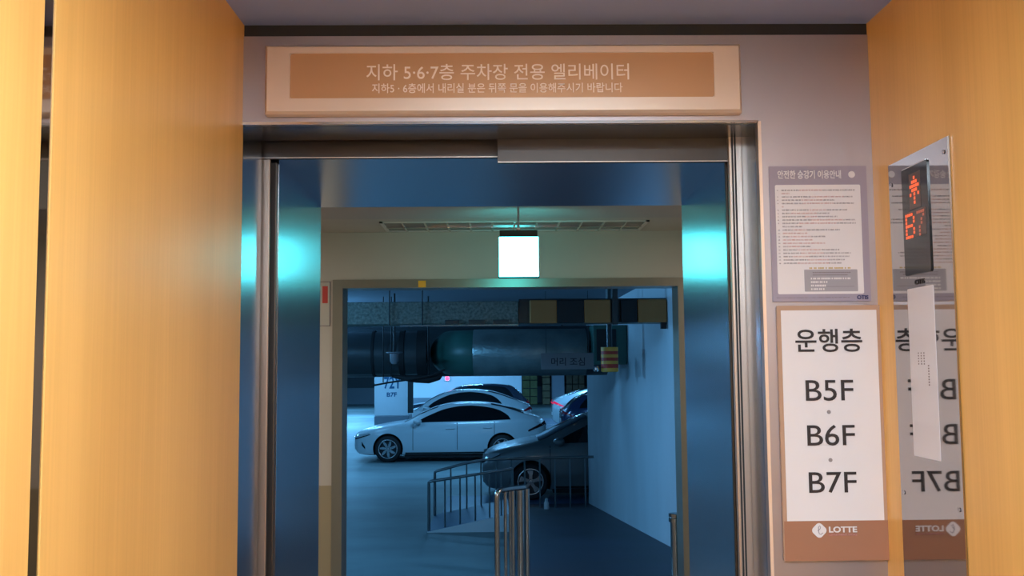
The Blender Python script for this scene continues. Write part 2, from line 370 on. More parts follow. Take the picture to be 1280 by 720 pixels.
for k in range(26):                                            # the looped letter in the emblem
    s = k / 25
    if s < .75:
        a = -2.5 + s / .75 * 5.6; pts.append((c.x + .0 + .0042 * math.sin(a + .3), YQ - .0016, c.z + .0012 + .010 * -math.cos(a) * .95))
    else:
        u = (s - .75) / .25; pts.append((c.x + .001 + .0075 * u, YQ - .0016, c.z - .0085 + .004 * u * u))
pts = [(c.x - .004, YQ - .0016, c.z - .001), (c.x + .001, YQ - .0016, c.z + .003), (c.x + .0035, YQ - .0016, c.z + .008), (c.x + .001, YQ - .0016, c.z + .0115), (c.x - .002, YQ - .0016, c.z + .008),
       (c.x - .002, YQ - .0016, c.z - .002), (c.x - .0005, YQ - .0016, c.z - .008), (c.x + .0035, YQ - .0016, c.z - .0095), (c.x + .0085, YQ - .0016, c.z - .0055)]
obj('emblem_letter', tube(bmesh.new(), pts, .0007, 6), M['txt_grey'], t)
ftext('lettering', 'LOTTE', 1036, 658, 1071, 665.5, YQ, M['paper'], t, .03)
ftext('lettering', 'DEPARTMENT STORE', 1036, 667.2, 1071, 669.6, YQ, M['txt_red'], t, .0)

# ------------------------------------------------------------------ passenger notice above it
t = thing('notice_poster', 'lilac bordered safety notice with small print above the floor sign', 'poster', (P(1024, 377).x, YF, P(1024, 377).z))
x0, x1 = P(963, 293).x, P(1085, 293).x; z1, z0 = P(1020, 208).z, P(1026, 377).z; w, h = x1 - x0, z1 - z0
obj('backing', plate((x0, YP, z0), RX, UZ, w, h, .0035, .002), M['lilac'], t)
bxl, bzl, bw, bh = x0 + w * .055, z0 + h * .055, w * .875, h * .805
obj('white_panel', plate((bxl, YP - .0035, bzl), RX, UZ, bw, bh, .0006, .004), M['paper'], t)
YN = YP - .0042
text_obj('lettering', '안전한 승강기 이용안내', (x0 + w * .085, YN, z0 + h * .905), RX, UZ, w * .65, h * .062, M['paper'], t, .02)
obj('seal', lathe([(0, -.001), (.0085, -.001), (.0085, 0), (0, 0)], 'y', 24, (x0 + w * .845, YN, z0 + h * .935)), M['paper'], t)
text_obj('lettering', 'OTIS', (x0 + w * .855, YN, z0 + h * .014), RX, UZ, w * .115, h * .030, M['navy_ink'], t, .03)
rows = [(1, .93, .35), (0, .16, 1), (2, .90, .55), (3, .70, .45), (4, .91, .5), (0, .10, 1), (5, .83, .3), (6, .62, .6), (7, .72, .25), (8, .92, .5), (9, .93, .6), (0, .30, 0),
        (10, .74, .3), (11, .36, .7), (12, .57, .6), (13, .42, .8), (14, .56, .9), (15, .39, .5), (16, .72, .5), (17, .86, .4), (18, .84, .3), (19, .79, .4), (20, .75, .6)]
zt = bzl + bh * .945; dz = bh * .70 / len(rows)
bg, br = bmesh.new(), bmesh.new()                               # illegible small print: rows of tiny strokes
for i, (n, wid, redness) in enumerate(rows):
    zz = zt - i * dz; xx = bxl + bw * .075; xe = bxl + bw * wid
    red0 = random.uniform(.2, .5); run = (xe - xx)
    while xx < xe:
        nsyl = random.randint(2, 5)
        for s in range(nsyl):
            fr = (xx - bxl) / (bw * wid); tgt = br if (redness > .65 or (red0 < fr < red0 + redness * .8)) else bg
            k = random.random(); ww = .0021
            box(tgt, (xx, YN - .0004, zz), (xx + ww * .8, YN, zz + .0007)); box(tgt, (xx + ww * .05, YN - .0004, zz + .0018), (xx + ww * .6, YN, zz + .0025))
            if k > .3: box(tgt, (xx + ww * .68, YN - .0004, zz), (xx + ww * .88, YN, zz + .0033))
            if k < .7: box(tgt, (xx + ww * .2, YN - .0004, zz + .0005), (xx + ww * .42, YN, zz + .0031))
            xx += ww * 1.12
            if xx > xe: break
        xx += .0016
    if n: text_obj('lettering', '%d.' % n, (bxl + bw * .022, YN, zz), RX, UZ, .0024 if n < 10 else .0044, .0024, M['txt_grey'], t, 0)
obj('small_print', bg, M['txt_grey'], t); obj('small_print', br, M['txt_red'], t)
gx0, gz0, gw, gh = bxl + bw * .31, bzl + bh * .022, bw * .62, bh * .20
obj('grey_box', plate((gx0, YN + .0005, gz0), RX, UZ, gw, gh, .0008, .002), M['lilac_box'], t)
bm = bmesh.new()
for r_, (n_, ww_) in enumerate(((9, .72), (11, .66))):
    for k in range(n_ * 2): box(bm, (gx0 + gw * (.16 + ww_ * k / (n_ * 2)), YN - .0009, gz0 + gh * (.84 - r_ * .11)), (gx0 + gw * (.16 + ww_ * (k + .7) / (n_ * 2)), YN - .0003, gz0 + gh * (.88 - r_ * .11)))
box(bm, (gx0 + gw * .40, YN - .0009, gz0 + gh * .215), (gx0 + gw * .93, YN - .0003, gz0 + gh * .23))
obj('small_print', bm, M['txt_grey'], t)
bm = bmesh.new()
for r_, (a0, a1) in enumerate(((.12, .85), (.12, .42), (.12, .40), (.12, .36))):
    k = a0
    while k < a1: box(bm, (gx0 + gw * k, YN - .0009, gz0 + gh * (.55 - r_ * .16)), (gx0 + gw * (k + .022), YN - .0003, gz0 + gh * (.63 - r_ * .16))); k += random.choice((.03, .03, .045))
obj('small_print', bm, M['paper'], t)
bm = bmesh.new(); k = .10
while k < .86:
    box(bm, (gx0 + gw * k, YN - .0005, gz0 + gh * 1.03), (gx0 + gw * (k + .022), YN, gz0 + gh * 1.10)); k += random.choice((.028, .028, .028, .055))
obj('small_print', bm, M['txt_gold'], t)
bm = bmesh.new(); k = .04
while k < .78:
    box(bm, (x0 + w * k, YN + .0003, z0 + h * .026), (x0 + w * (k + .007), YN + .0008, z0 + h * .031)); k += random.choice((.010, .010, .018))
obj('small_print', bm, M['txt_grey'], t)

# ------------------------------------------------------------------ indicator panel on the right wall (text runs towards the camera)
RN = Vector((0, -1, 0)); XP = XR - .0015
def q(px, py): return atx(px, py, XP)
yl, yr = q(1122, 455).y, q(1199, 455).y; zt_ = 1.968; zb_ = .86
t = thing('indicator_panel', 'tall mirror polished steel indicator panel on the right wood wall', 'elevator panel', (XP, (yl + yr) / 2, zb_))
obj('face_plate', plate((XP, yl, zb_), RN, UZ, yl - yr, zt_ - zb_, .004, .0), M['steel_mirror'], t)
for yy, zz in ((yr + .017, zt_ - .03), (yl - .017, zt_ - .05), (yl - .018, 1.194), (yr + .018, 1.194)):
    obj('screw', lathe([(0, 0), (.0045, 0), (.0045, .0012), (.003, .0022), (0, .0022)], 'x', 14, (XP - .0062, yy, zz)), M['steel'], t)
dl, dr = q(1140, 455).y, q(1173, 455).y
X2 = XP - .004
dz1, dz0 = q(1131, 213).z, q(1138, 349).z
dz1 = 1.5 + (455 - 214) / F * dl; dz0 = 1.5 + (455 - 349) / F * dl
dsp = obj('display', plate((X2, dl, dz0), RN, UZ, dl - dr, dz1 - dz0, .003, .006), M['blackgloss'], t)
obj('display_edge', tube(bmesh.new(), [(X2 - .003, dl - .006, dz1 - .0), (X2 - .003, dr + .006, dz1 - .0)], .0012, 6), M['chrome'], dsp)
X3 = X2 - .0031; wd = dl - dr
obj('led_window', plate((X3, dl - wd * .30, dz0 + (dz1 - dz0) * .60), RN, UZ, wd * .44, (dz1 - dz0) * .33, .0004), M['led_off'], dsp)
obj('led_window', plate((X3, dl - wd * .10, dz0 + (dz1 - dz0) * .34), RN, UZ, wd * .80, (dz1 - dz0) * .245, .0004), M['led_off'], dsp)
def dots(rows_, y0, z0_, py_, pz_, m, nm):
    bm = bmesh.new()
    for r_, row in enumerate(rows_):
        for c_, ch in enumerate(row):
            if ch == '#':
                yy = y0 - c_ * py_; zz = z0_ - r_ * pz_
                box(bm, (X3 - .0012, yy - py_ * .36, zz - pz_ * .36), (X3 - .0005, yy + py_ * .36, zz + pz_ * .36))
    return obj(nm, bm, m, dsp)
Hd = dz1 - dz0
dots(['..#..', '.###.', '#####', '.###.', '#.#.#', '..#..', '..#..'], dl - wd * .36, dz0 + Hd * .885, wd * .075, Hd * .038, M['led'], 'arrow')
dots(['####.', '#...#', '#...#', '####.', '#...#', '#...#', '####.'], dl - wd * .145, dz0 + Hd * .555, wd * .075, Hd * .034, M['led'], 'digit')
dots(['####', '...#', '..#.', '..#.', '.#..', '.#..', '.#..'], dl - wd * .59, dz0 + Hd * .555, wd * .075, Hd * .034, M['led_dim'], 'digit')
text_obj('lettering', 'OTIS', (X2, dl - wd * .33, dz0 - .023), RN, UZ, wd * .36, .011, M['ink'], t, .02)
# white film left on the plate
fz0 = 1.285; fz1 = dz0 - .03
fs = obj('protective_film', plate((X2, dl - .002, fz0), RN, UZ, wd, fz1 - fz0, .0008, .003), M['film'], t); fs['label'] = 'white protective film strip'
bm = bmesh.new()
for k in range(3):
    for j in range(5): box(bm, (X2 - .0014, dl - .045 - k * .014 - .004, 1.515 - j * .006), (X2 - .0009, dl - .045 - k * .014, 1.518 - j * .006))
for j in range(8): box(bm, (X2 - .0014, dl - .098, 1.487 - j * .006), (X2 - .0009, dl - .093, 1.490 - j * .006))
obj('small_print', bm, M['txt_grey'], fs)

# ------------------------------------------------------------------ lobby
YW = 6.2; DL, DR = at(428, 500, YW).x, at(850, 500, YW).x; ZD = at(640, 359, YW).z; ZLC = at(640, 276, 5.72).z
struct('floor', bx((-3, 2.66, -.1), (3, 6.85, 0)), M['lobby_floor'])
struct('ceiling', bx((-3, 3.2, ZLC - .004), (3, 5.60, ZLC + .1)), M['lobby_ceiling']); struct('ceiling', bx((-3, 5.60, ZLC), (3, YW + .3, ZLC + .1)), M['cream'])
struct('wall_left', bx((-3.1, 3.2, 0), (-3, YW, ZLC)), M['cream']); struct('wall_right', bx((3, 3.2, 0), (3.1, YW, ZLC)), M['cream'])
struct('wall_front', bx((-3, 3.28, 0), (JL - .25, 3.3, ZLC)), M['cream']); struct('wall_front', bx((JR + .25, 3.28, 0), (3, 3.3, ZLC)), M['cream']); struct('wall_front', bx((JL - .25, 3.28, 2.12), (JR + .25, 3.3, ZLC)), M['cream'])
fw = .065; fd = .055
for a0, a1 in ((-3, DL - fw), (DR + fw * .6, 3)):
    struct('wall_back', bx((a0, YW, 1.02 - .28), (a1, YW + .2, ZLC)), M['cream'])
    struct('baseboard_back', bx((a0, YW - .004, 0), (a1, YW + .2, 1.02 - .28)), M['cream_dado'])
struct('wall_back', bx((DL - fw, YW, ZD + fd), (DR + fw * .6, YW + .2, ZLC)), M['cream'])
struct('trim_16', bx((DL - fw, YW - .012, 0), (DL, YW + .2, ZD + fd)), M['frame_brown'])
struct('trim_17', bx((DR, YW - .012, 0), (DR + fw * .6, YW + .2, ZD + fd)), M['frame_brown'])
struct('trim_18', bx((DL, YW - .012, ZD), (DR, YW + .2, ZD + fd)), M['frame_brown'])
# ceiling louvre lamp (switched off)
ya, yb = 5.72, 6.12; za = at(640, 276, ya).z; xa, xb = at(474, 276, ya).x, at(812, 276, ya).x
t = thing('louver_lamp', 'long unlit ceiling lamp with metal louvers in the lobby', 'ceiling lamp', ((xa + xb) / 2, (ya + yb) / 2, ZLC))
za = ZLC
bm = bmesh.new(); d0, d1 = za - .008, za - .0005; box(bm, (xa, ya, d0), (xb, ya + .02, d1)); box(bm, (xa, yb - .02, d0), (xb, yb, d1)); box(bm, (xa, ya, d0), (xa + .02, yb, d1)); box(bm, (xb - .02, ya, d0), (xb, yb, d1))
obj('housing', bm, M['louver'], t)
obj('reflector', bx((xa + .02, ya + .02, za - .0025), (xb - .02, yb - .02, za - .0006)), M['louver_in'], t)
for k in range(1, 12):
    xx = xa + (xb - xa) * k / 12; obj('louver_blade', bx((xx - .006, ya + .02, za - .010), (xx + .006, yb - .02, za - .003)), M['chrome'], t)
obj('center_rib', bx((xa + .02, (ya + yb) / 2 - .008, za - .012), (xb - .02, (ya + yb) / 2 + .008, za - .003)), M['chrome'], t)
for x in (-2.1, 2.1):  # frames of the two added lobby lamps
    t = thing('ceiling_lamp', 'added square warm lamp in the lobby ceiling, out of view at the %s' % ('left' if x < 0 else 'right'), 'ceiling lamp', (x, 4.7, ZLC))
    obj('lamp_frame', bx((x - .30, 4.5, ZLC - .02), (x + .30, 4.9, ZLC - .005), .004), M['white'], t)
# illuminated exit box hanging from the lobby ceiling
YE = 5.1
e0, e1 = at(624, 346, YE), at(673, 296, YE)
t = thing('exit_light', 'small glowing square light box hanging in the lobby', 'exit sign', ((e0.x + e1.x) / 2, YE + .03, e0.z))
obj('housing', bx((e0.x - .004, YE, e0.z - .004), (e1.x + .004, YE + .07, e1.z + .004), .004), M['gap'], t)
obj('lit_panel', plate((e0.x, YE + .0005, e0.z), RX, UZ, e1.x - e0.x, e1.z - e0.z, .003, .003), M['exit'], t)
o = obj('lit_panel', plate((e1.x, YE + .0695, e0.z), -RX, UZ, e1.x - e0.x, e1.z - e0.z, .003, .003), M['exit'], t)
cx = (e0.x + e1.x) / 2; zt2 = e1.z + .004
obj('top_bracket', bx((e0.x + .004, YE + .015, zt2), (e1.x - .004, YE + .055, zt2 + .035), .002), M['steel_dark'], t)
obj('hanging_rod', tube(bmesh.new(), [(cx, YE + .035, zt2 + .034), (cx, YE + .035, ZLC)], .006, 10), M['steel'], t)
obj('rod_knob', lathe([(0, 0), (.011, .002), (.013, .012), (.008, .022), (0, .024)], 'z', 14, (cx, YE + .035, zt2 + .035)), M['chrome'], t, True)
# framed notice beside the doorway, sticker on the header
n0, n1 = at(372, 408, YW), at(413, 352, YW)
t = thing('wall_notice', 'narrow white wall notice with a red patch beside the lobby doorway', 'notice', ((n0.x + n1.x) / 2, YW, n0.z))
obj('notice_board', plate((n0.x, YW - .001, n0.z), RX, UZ, n1.x - n0.x, n1.z - n0.z, .004), M['txt_grey'], t)
obj('notice_sheet', plate((n0.x + .004, YW - .005, n0.z + .004), RX, UZ, n1.x - n0.x - .008, n1.z - n0.z - .008, .0006), M['cream'], t)
obj('red_patch', plate((n1.x - .05, YW - .0056, n1.z - .14), RX, UZ, .035, .11, .0006), M['red'], t)
s0, s1 = at(523, 359.5, YW), at(532.5, 351, YW)
tag(obj('sticker', plate((s0.x, YW - .012, s0.z), RX, UZ, s1.x - s0.x, s1.z - s0.z, .0015), M['orange_st']), 'small orange sticker on the metal header of the lobby doorway', 'sticker')

# ------------------------------------------------------------------ garage shell
G = -.95; WX = 1.60; ZGC = 2.35
struct('floor', bx((-16, 6.9, G - .1), (14, 62, G)), M['g_floor'])
struct('ceiling', bx((-16, YW + .2, ZGC), (14, 62, ZGC + .1)), M['g_ceiling'])
def dado_wall(name, x0, y0, x1, y1, m=None):
    struct(name, bx((x0, y0, G), (x1, y1, G + 1.02)), M['g_dado']); struct(name, bx((x0, y0, G + 1.02), (x1, y1, ZGC)), m or M['g_wall'])
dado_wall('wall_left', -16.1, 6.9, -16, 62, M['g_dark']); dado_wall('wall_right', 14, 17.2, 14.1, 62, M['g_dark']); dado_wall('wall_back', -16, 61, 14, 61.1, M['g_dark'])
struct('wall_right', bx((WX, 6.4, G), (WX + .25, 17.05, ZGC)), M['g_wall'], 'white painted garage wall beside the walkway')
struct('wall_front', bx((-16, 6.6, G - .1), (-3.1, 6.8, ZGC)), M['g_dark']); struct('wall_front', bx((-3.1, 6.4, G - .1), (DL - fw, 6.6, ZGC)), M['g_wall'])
# white partition behind the parked cars
pa, pb = at(517, 480, 42).x, at(652, 480, 42).x
dado_wall('wall_back', pa - .6, 42, pb, 42.3)
# landing and sloping walkway
def walk_z(y): return 0 if y < 6.85 else G * (y - 6.85) / (17.05 - 6.85)
bm = bmesh.new(); xw = .17
sec = [(6.85, 0), (17.05, G + .004), (17.05, G), (6.85, G)]
A = [bm.verts.new((xw, y, z)) for y, z in sec]; B = [bm.verts.new((WX, y, z)) for y, z in sec]
bm.faces.new(A); bm.faces.new(B[::-1])
for k in range(4): bm.faces.new((A[k], B[k], B[(k + 1) % 4], A[(k + 1) % 4]))
bmesh.ops.recalc_face_normals(bm, faces=bm.faces[:]); struct('floor', bm, M['g_navy'], 'navy painted sloping walkway')
# side ramp from the garage floor up to the walkway
rx0, rx1 = at(534, 660, 14.3).x, xw; ry0, ry1 = 14.3, 15.9
bm = bmesh.new(); zr1 = walk_z(15.0) + .0
zlev = lambda x: G + .012 + (x - rx0) / (rx1 - rx0) * (walk_z(14.3) - G - .012)
A = [bm.verts.new(p) for p in ((rx0, ry0, G), (rx1, ry0, G), (rx1, ry0, zlev(rx1)), (rx0, ry0, G + .012))]; B = [bm.verts.new((v.co.x, ry1, v.co.z)) for v in A]
bm.faces.new(A); bm.faces.new(B[::-1])
for k in range(4):
    f = bm.faces.new((A[k], B[k], B[(k + 1) % 4], A[(k + 1) % 4]));
    if k == 2: f.material_index = 1
bmesh.ops.recalc_face_normals(bm, faces=bm.faces[:]); o = struct('floor', bm, M['white'], 'short blue topped ramp with a white side'); o.data.materials.append(M['g_blue'])
# painted floor areas
def paint(x0, y0, x1, y1, m, label): return struct('floor', bx((x0, y0, G - .001), (x1, y1, G + .004)), m, label)
paint(at(556, 630, 17).x, 16.15, WX, 18.2, M['g_blue'], 'blue painted floor patch')
paint(1.1, 36.5, 6, 43.5, M['g_blue'], 'blue painted parking bay'); paint(1.0, 38.9, 6, 39.02, M['white'], 'white bay line'); paint(1.0, 36.3, 1.12, 44, M['white'], 'white bay line')

# pillar with bay code
PY = 27.3; p0, p1 = at(468, 490, PY).x, at(511, 490, PY).x
t = thing('pillar', 'white square garage pillar with a blue bay code and grey foot', 'pillar', ((p0 + p1) / 2, PY + .5, G))
obj('shaft', bx((p0, PY, G + 1.02), (p1, PY + 1.0, ZGC), .02), M['g_wall'], t)
obj('painted_foot', bx((p0 - .004, PY - .004, G), (p1 + .004, PY + 1.004, G + 1.02), .02), M['g_dado'], t)
obj('corner_guard', bx((p1 - .03, PY - .02, G + 1.1), (p1 + .12, PY + .10, ZGC - .5), .01), M['pad_b'], t)
ftext('lettering', '72Y', 480, 471, 502, 486, PY - .003, M['ink_blue'], t, .02, .003, .003)
ftext('lettering', 'B7F', 483.5, 490.5, 496, 496, PY - .003, M['ink_blue'], t, .02, .003, .003)

# fixtures for all garage strip lamps, the added ones too
for i, (x, y, ln, p) in enumerate(GL):
    t = thing('strip_lamp', 'blue white strip lamp on the garage ceiling, unseen from the cabin', 'strip lamp', (x, y, ZGC), 'strip lamps on the garage ceiling, some added')
    obj('housing', bx((x - ln / 2 - .03, y - .09, 2.20), (x + ln / 2 + .03, y + .09, 2.27), .006), M['white'], t)
    obj('hanger', tube(bmesh.new(), [(x, y, 2.26), (x, y, ZGC)], .01, 8), M['rail_grey'], t)
    obj('tube', tube(bmesh.new(), [(x - ln / 2, y, 2.19), (x + ln / 2, y, 2.19)], .016, 8), M['tube'], t)

for x, y in ((-3.3, 8.6), (-3.1, 12.6)):  # fixtures of the two added, unseen lamps
    t = thing('added_washer_lamp', 'added unseen tilted lamp left of the lobby doorway, brightening the walkway wall', 'strip lamp', (x, y, ZGC), 'added tilted lamps by the walkway')
    obj('housing', bx((x - .12, y - .63, 2.10), (x + .04, y + .63, 2.17), .006), M['white'], t)
    obj('hanger', tube(bmesh.new(), [(x - .04, y, 2.16), (x - .04, y, ZGC)], .01, 8), M['rail_grey'], t)
# ------------------------------------------------------------------ overhead services
def hz(px, py, Y): return at(px, py, Y).z
YB1 = 8.95
t = thing('insulated_duct', 'flat speckled rectangular duct high up across the garage opening', 'duct', (0, YB1 + .25, hz(540, 405, YB1)))
za, zb = hz(540, 405, YB1), hz(540, 377, YB1)
obj('duct_body', bx((-2.2, YB1, za), (at(648, 390, YB1).x, YB1 + .5, zb), .01), M['speckle'], t)
for px in (487, 528): obj('hanger_rod', tube(bmesh.new(), [(at(px, 390, YB1).x, YB1 - .012, za - .01), (at(px, 390, YB1).x, YB1 - .012, ZGC)], .006, 8), M['black'], t)
bm = bx((at(500, 407, YB1).x, YB1 - .01, za - .022), (at(648, 407, YB1).x, YB1 + .02, za - .008)); obj('support_channel', bm, M['rail_grey'], t)
for px0, px1 in ((556, 574), (586, 606), (616, 636)): obj('clamp', bx((at(px0, 404, YB1).x, YB1 - .014, za - .006), (at(px1, 404, YB1).x, YB1 - .002, za + .035), .003), M['duct_dark'], t)
t = thing('ceiling_beam', 'low grey beam across the opening with foam warning pads', 'beam', (1.0, YB1 + .2, za))
obj('beam_body', bx((at(648, 390, YB1).x + .003, YB1 + .03, za), (WX - .004, YB1 + .4, zb + .02), .005), M['duct_dark'], t)
obj('hanger_post', bx((at(765, 390, YB1).x, YB1 - .03, za - .02), (at(772, 390, YB1).x, YB1 + .028, ZGC), .004), M['duct_dark'], t)
def pads(label, spec):
    x_mid = at((spec[0][0] + spec[-1][1]) / 2, 390, YB1).x
    t = thing('warning_pad', label, 'foam pad', (x_mid, YB1, za), 'foam warning pads on the beam')
    for a0, a1, m in spec:
        obj('foam_block', bx((at(a0, 390, YB1).x, YB1 - .028, za - .002), (at(a1, 390, YB1).x, YB1 + .029, zb + .005), .01, 3), M[m], t)
pads('yellow and black foam warning pad left of the beam post', ((662, 696, 'pad_y'), (696, 730, 'pad_b'), (730, 763, 'pad_y')))
pads('black and yellow foam warning pad at the right end of the beam', ((776, 796, 'pad_b'), (797, 833, 'pad_y')))
tag(obj('pad_strap', bx((at(826, 408, YB1).x, YB1 - .02, hz(830, 411, YB1)), (at(833, 408, YB1).x, YB1 + .03, za - .004), .003), M['black']), 'short black strap end hanging below the right foam pad', 'strap')
# large pipes
YD = 12.0; XPE = at(533, 440, 12.0).x + 5.2; ztp, zbt = hz(600, 411, YD), hz(600, 470, YD); r1 = (ztp - zbt) / 2; zc = (ztp + zbt) / 2
t = thing('pipe', 'big dark insulated pipe crossing left of the foil wrapped pipe', 'pipe', (-1.5, YD, zc))
obj('pipe_run', lathe([(0, 0), (r1 * .94, 0), (r1 * .94, XPE), (0, XPE)], 'x', 40, (-5.2, YD + r1, zc)), M['duct_dark'], t, True)
for px0, px1 in ((520, 532.5), (498, 504), (463, 466)):
    xx0, xx1 = at(px0, 440, YD).x, at(px1, 440, YD).x
    obj('pipe_band', lathe([(0, 0), (r1 * 1.0, 0), (r1 * 1.0, xx1 - xx0), (0, xx1 - xx0)], 'x', 40, (xx0, YD + r1, zc)), M['black'], t, True)
t = thing('pipe', 'big foil wrapped pipe with a green elbow behind the warning plate', 'pipe', (.4, YD, zc))
x_el = at(588, 440, YD).x; x_en = at(742, 440, YD - .3).x - .006
obj('pipe_run', lathe([(0, 0), (r1 * .9, 0), (r1, .05), (r1, x_en - x_el - .05), (0, x_en - x_el)], 'x', 40, (x_el, YD + r1 * .75, zc)), M['duct_foil'], t, True)
el = []
for k in range(9):
    a = k / 8 * PI / 2; el.append((x_el + .05 - .30 * math.sin(a), YD + r1 * .75 + .30 * (1 - math.cos(a)), zc))
el.append((el[-1][0], el[-1][1] + .08, zc))
obj('elbow', tube(bmesh.new(), el, r1 * .97, 36), M['duct_green'], t, True)
t = thing('pipe', 'dark pipe added behind the two big pipes to darken the gaps', 'pipe', (-1.0, YD + 1.15, zc))
obj('pipe_run', lathe([(0, 0), (.34, 0), (.34, 6.3), (0, 6.3)], 'x', 40, (-4.8, YD + 1.15, zc + .03)), M['duct_dark'], t, True)  # added cylinder, fills the pale gaps between pipes with dark
for xx in (-3.6, -1.2, .9): obj('hanger_rod', tube(bmesh.new(), [(xx, YD + 1.15, zc + .3), (xx, YD + 1.15, ZGC)], .012, 8), M['black'], t)
t = thing('pipe_box', 'dark square box at the right end of the big pipes', 'junction box', (1.3, YD - .2, hz(765, 455, YD - .3)))
b0, b1 = at(742, 456, YD - .3), at(790, 406, YD - .3)
obj('box_body', bx((b0.x, YD - .3, b0.z), (min(b1.x, WX - .006), YD + .2, b1.z), .01), M['duct_green'], t)
obj('box_cover', bx((b0.x + .04, YD - .312, b0.z + .05), (b0.x + .28, YD - .3, b1.z - .05), .004), M['pad_b'], t)
# warning plate
YPn = 11.2
a0, a1 = at(676.5, 462, YPn), at(742, 441, YPn)
t = thing('head_warning_plate', 'grey plate with two words hanging below the big pipe', 'sign', ((a0.x + a1.x) / 2, YPn, a0.z))
obj('plate_body', bx((a0.x, YPn, a0.z), (a1.x, YPn + .012, a1.z), .003), M['plate_grey'], t)
for xx in (a0.x + .06, a1.x - .06): obj('hanging_wire', tube(bmesh.new(), [(xx, YPn + .006, a1.z - .01), (xx, YPn + .006, ZGC)], .003, 6), M['black'], t)
ftext('lettering', '머리 조심', 689, 447, 731, 457, YPn, M['ink'], t, .01, .001, .001)
# striped foam sleeve on a vertical pipe
YV = 10.6; xv = at(762, 450, YV).x; zs = [hz(762, p, YV) for p in (465, 460, 455, 451, 447, 443, 439, 434)]
t = thing('striped_pipe', 'thin hanging pipe end wrapped in yellow and red tape', 'pipe', (xv, YV, zs[0]))
obj('pipe_core', tube(bmesh.new(), [(xv, YV, zs[0] + .01), (xv, YV, ZGC)], .03, 14), M['duct_dark'], t, True)
rr = .096
for k in range(7):
    h0, h1 = zs[k], zs[k + 1]
    prof = [(0, h0), (rr * (.8 if k == 0 else 1), h0), (rr, h0 + .006), (rr, h1), (0, h1)]
    obj('tape_band', lathe(prof, 'z', 28, (xv, YV, 0)), M['yellow'] if k % 2 == 0 else M['red'], t, True)
b = at(746, 461, YV); tag(obj('steel_valve', lathe([(0, -.03), (.02, -.03), (.034, -.012), (.034, .012), (.02, .03), (0, .03)], 'z', 18, (b.x - .01, YV - .02, b.z)), M['chrome'], None, True), 'small shiny steel valve just left of the striped pipe end', 'valve')
# white cone hanger
YC = 11.4; c = at(493, 441, YC)
t = thing('sprinkler_cup', 'small white cup shaped fitting hanging on a black rod before the dark pipe', 'sprinkler', (c.x, YC, c.z - .13))
obj('cup', lathe([(0, -.135), (.03, -.132), (.05, -.10), (.055, -.01), (.10, 0), (.10, .008), (0, .01)], 'z', 24, (c.x, YC, c.z)), M['plate_grey'], t, True)
obj('rod', tube(bmesh.new(), [(c.x, YC, c.z), (c.x, YC, ZGC)], .012, 8), M['black'], t)
# dark cable bundle below the pipe
t = thing('cable_bundle', 'black cable bundle sagging under the dark pipe above the pillar', 'cable', (at(510, 475, 12).x, 12, hz(510, 480, 12)))
pp = [at(p_, q_, 11.9) for p_, q_ in ((466, 482), (484, 478.5), (505, 475.5), (522, 472.5), (540, 469), (556, 462))]
obj('cable', tube(bmesh.new(), pp, .011, 8), M['black'], t)
pp = [at(p_, q_, 12) for p_, q_ in ((490, 470), (508, 473), (520, 473.5), (536, 474), (548, 471), (553, 465))]
obj('cable_wrap', tube(bmesh.new(), pp, [.02, .035, .05, .055, .045, .03], 12), M['black'], t, True)
obj('hanger', tube(bmesh.new(), [at(536, 473, 12.0), (at(536, 473, 12.0).x, 11.9, zc), (at(536, 473, 12.0).x, 11.93, ZGC)], .01, 8), M['black'], t)
for px in (479, 489):
    tag(obj('hanger_rod', tube(bmesh.new(), [at(px, 478 if px < 480 else 470, 11.95), (at(px, 470, 11.95).x, 11.95, ZGC)], .007, 8), M['black']), 'thin black hanger rod crossing the dark pipe, %s of two' % ('left' if px < 480 else 'right'), 'rod')
# red signal on far wall
c = at(559, 473, 41.9)
t = thing('signal_lamp', 'tiny red lamp on the white wall behind the parked cars', 'lamp', (c.x, 41.95, c.z))
obj('lamp_base', bx((c.x - .12, 41.93, c.z - .12), (c.x + .12, 42, c.z + .12), .02), M['white'], t)
obj('lamp_lens', lathe([(0, 0), (.085, 0), (.07, -.05), (0, -.07)], 'y', 16, (c.x, 41.93, c.z)), M['redlamp'], t, True)
# stored goods at the far wall, right
YG = 58.0
def goods(name, px0, px1, py, m, label, cat, rows_=4, cols=2):
    x0, x1 = at(px0, 490, YG).x, at(px1, 490, YG).x; t = thing(name, label, cat, ((x0 + x1) / 2, YG, G)); zt = at(px0, py, YG).z
    rh = (zt - G) / rows_; cw = (x1 - x0) / cols
    for i in range(rows_):
        for j in range(cols): obj('panel', bx((x0 + j * cw + .02, YG, G + i * rh + .02), (x0 + (j + 1) * cw - .02, YG + .8, G + (i + 1) * rh - .02), .02), m, t)
    return t
goods('storage_crates', 653, 672, 455, M['cage'], 'olive stack of storage crates at the far wall beside the white partition', 'crates', 5, 2)
goods('carton_stack', 678, 688, 455, M['carton'], 'tall narrow tan carton stack left of the far white door', 'boxes', 6, 1)
goods('goods_stack', 708, 731, 455, M['brownbox'], 'brown goods stack right of the far white door', 'boxes', 4, 3)
struct('door_5', bx((at(690, 490, YG).x, YG + .3, G), (at(706, 490, YG).x, YG + .36, 2.2), .01), mat('far_white_door', (.75, .8, .95), .5))

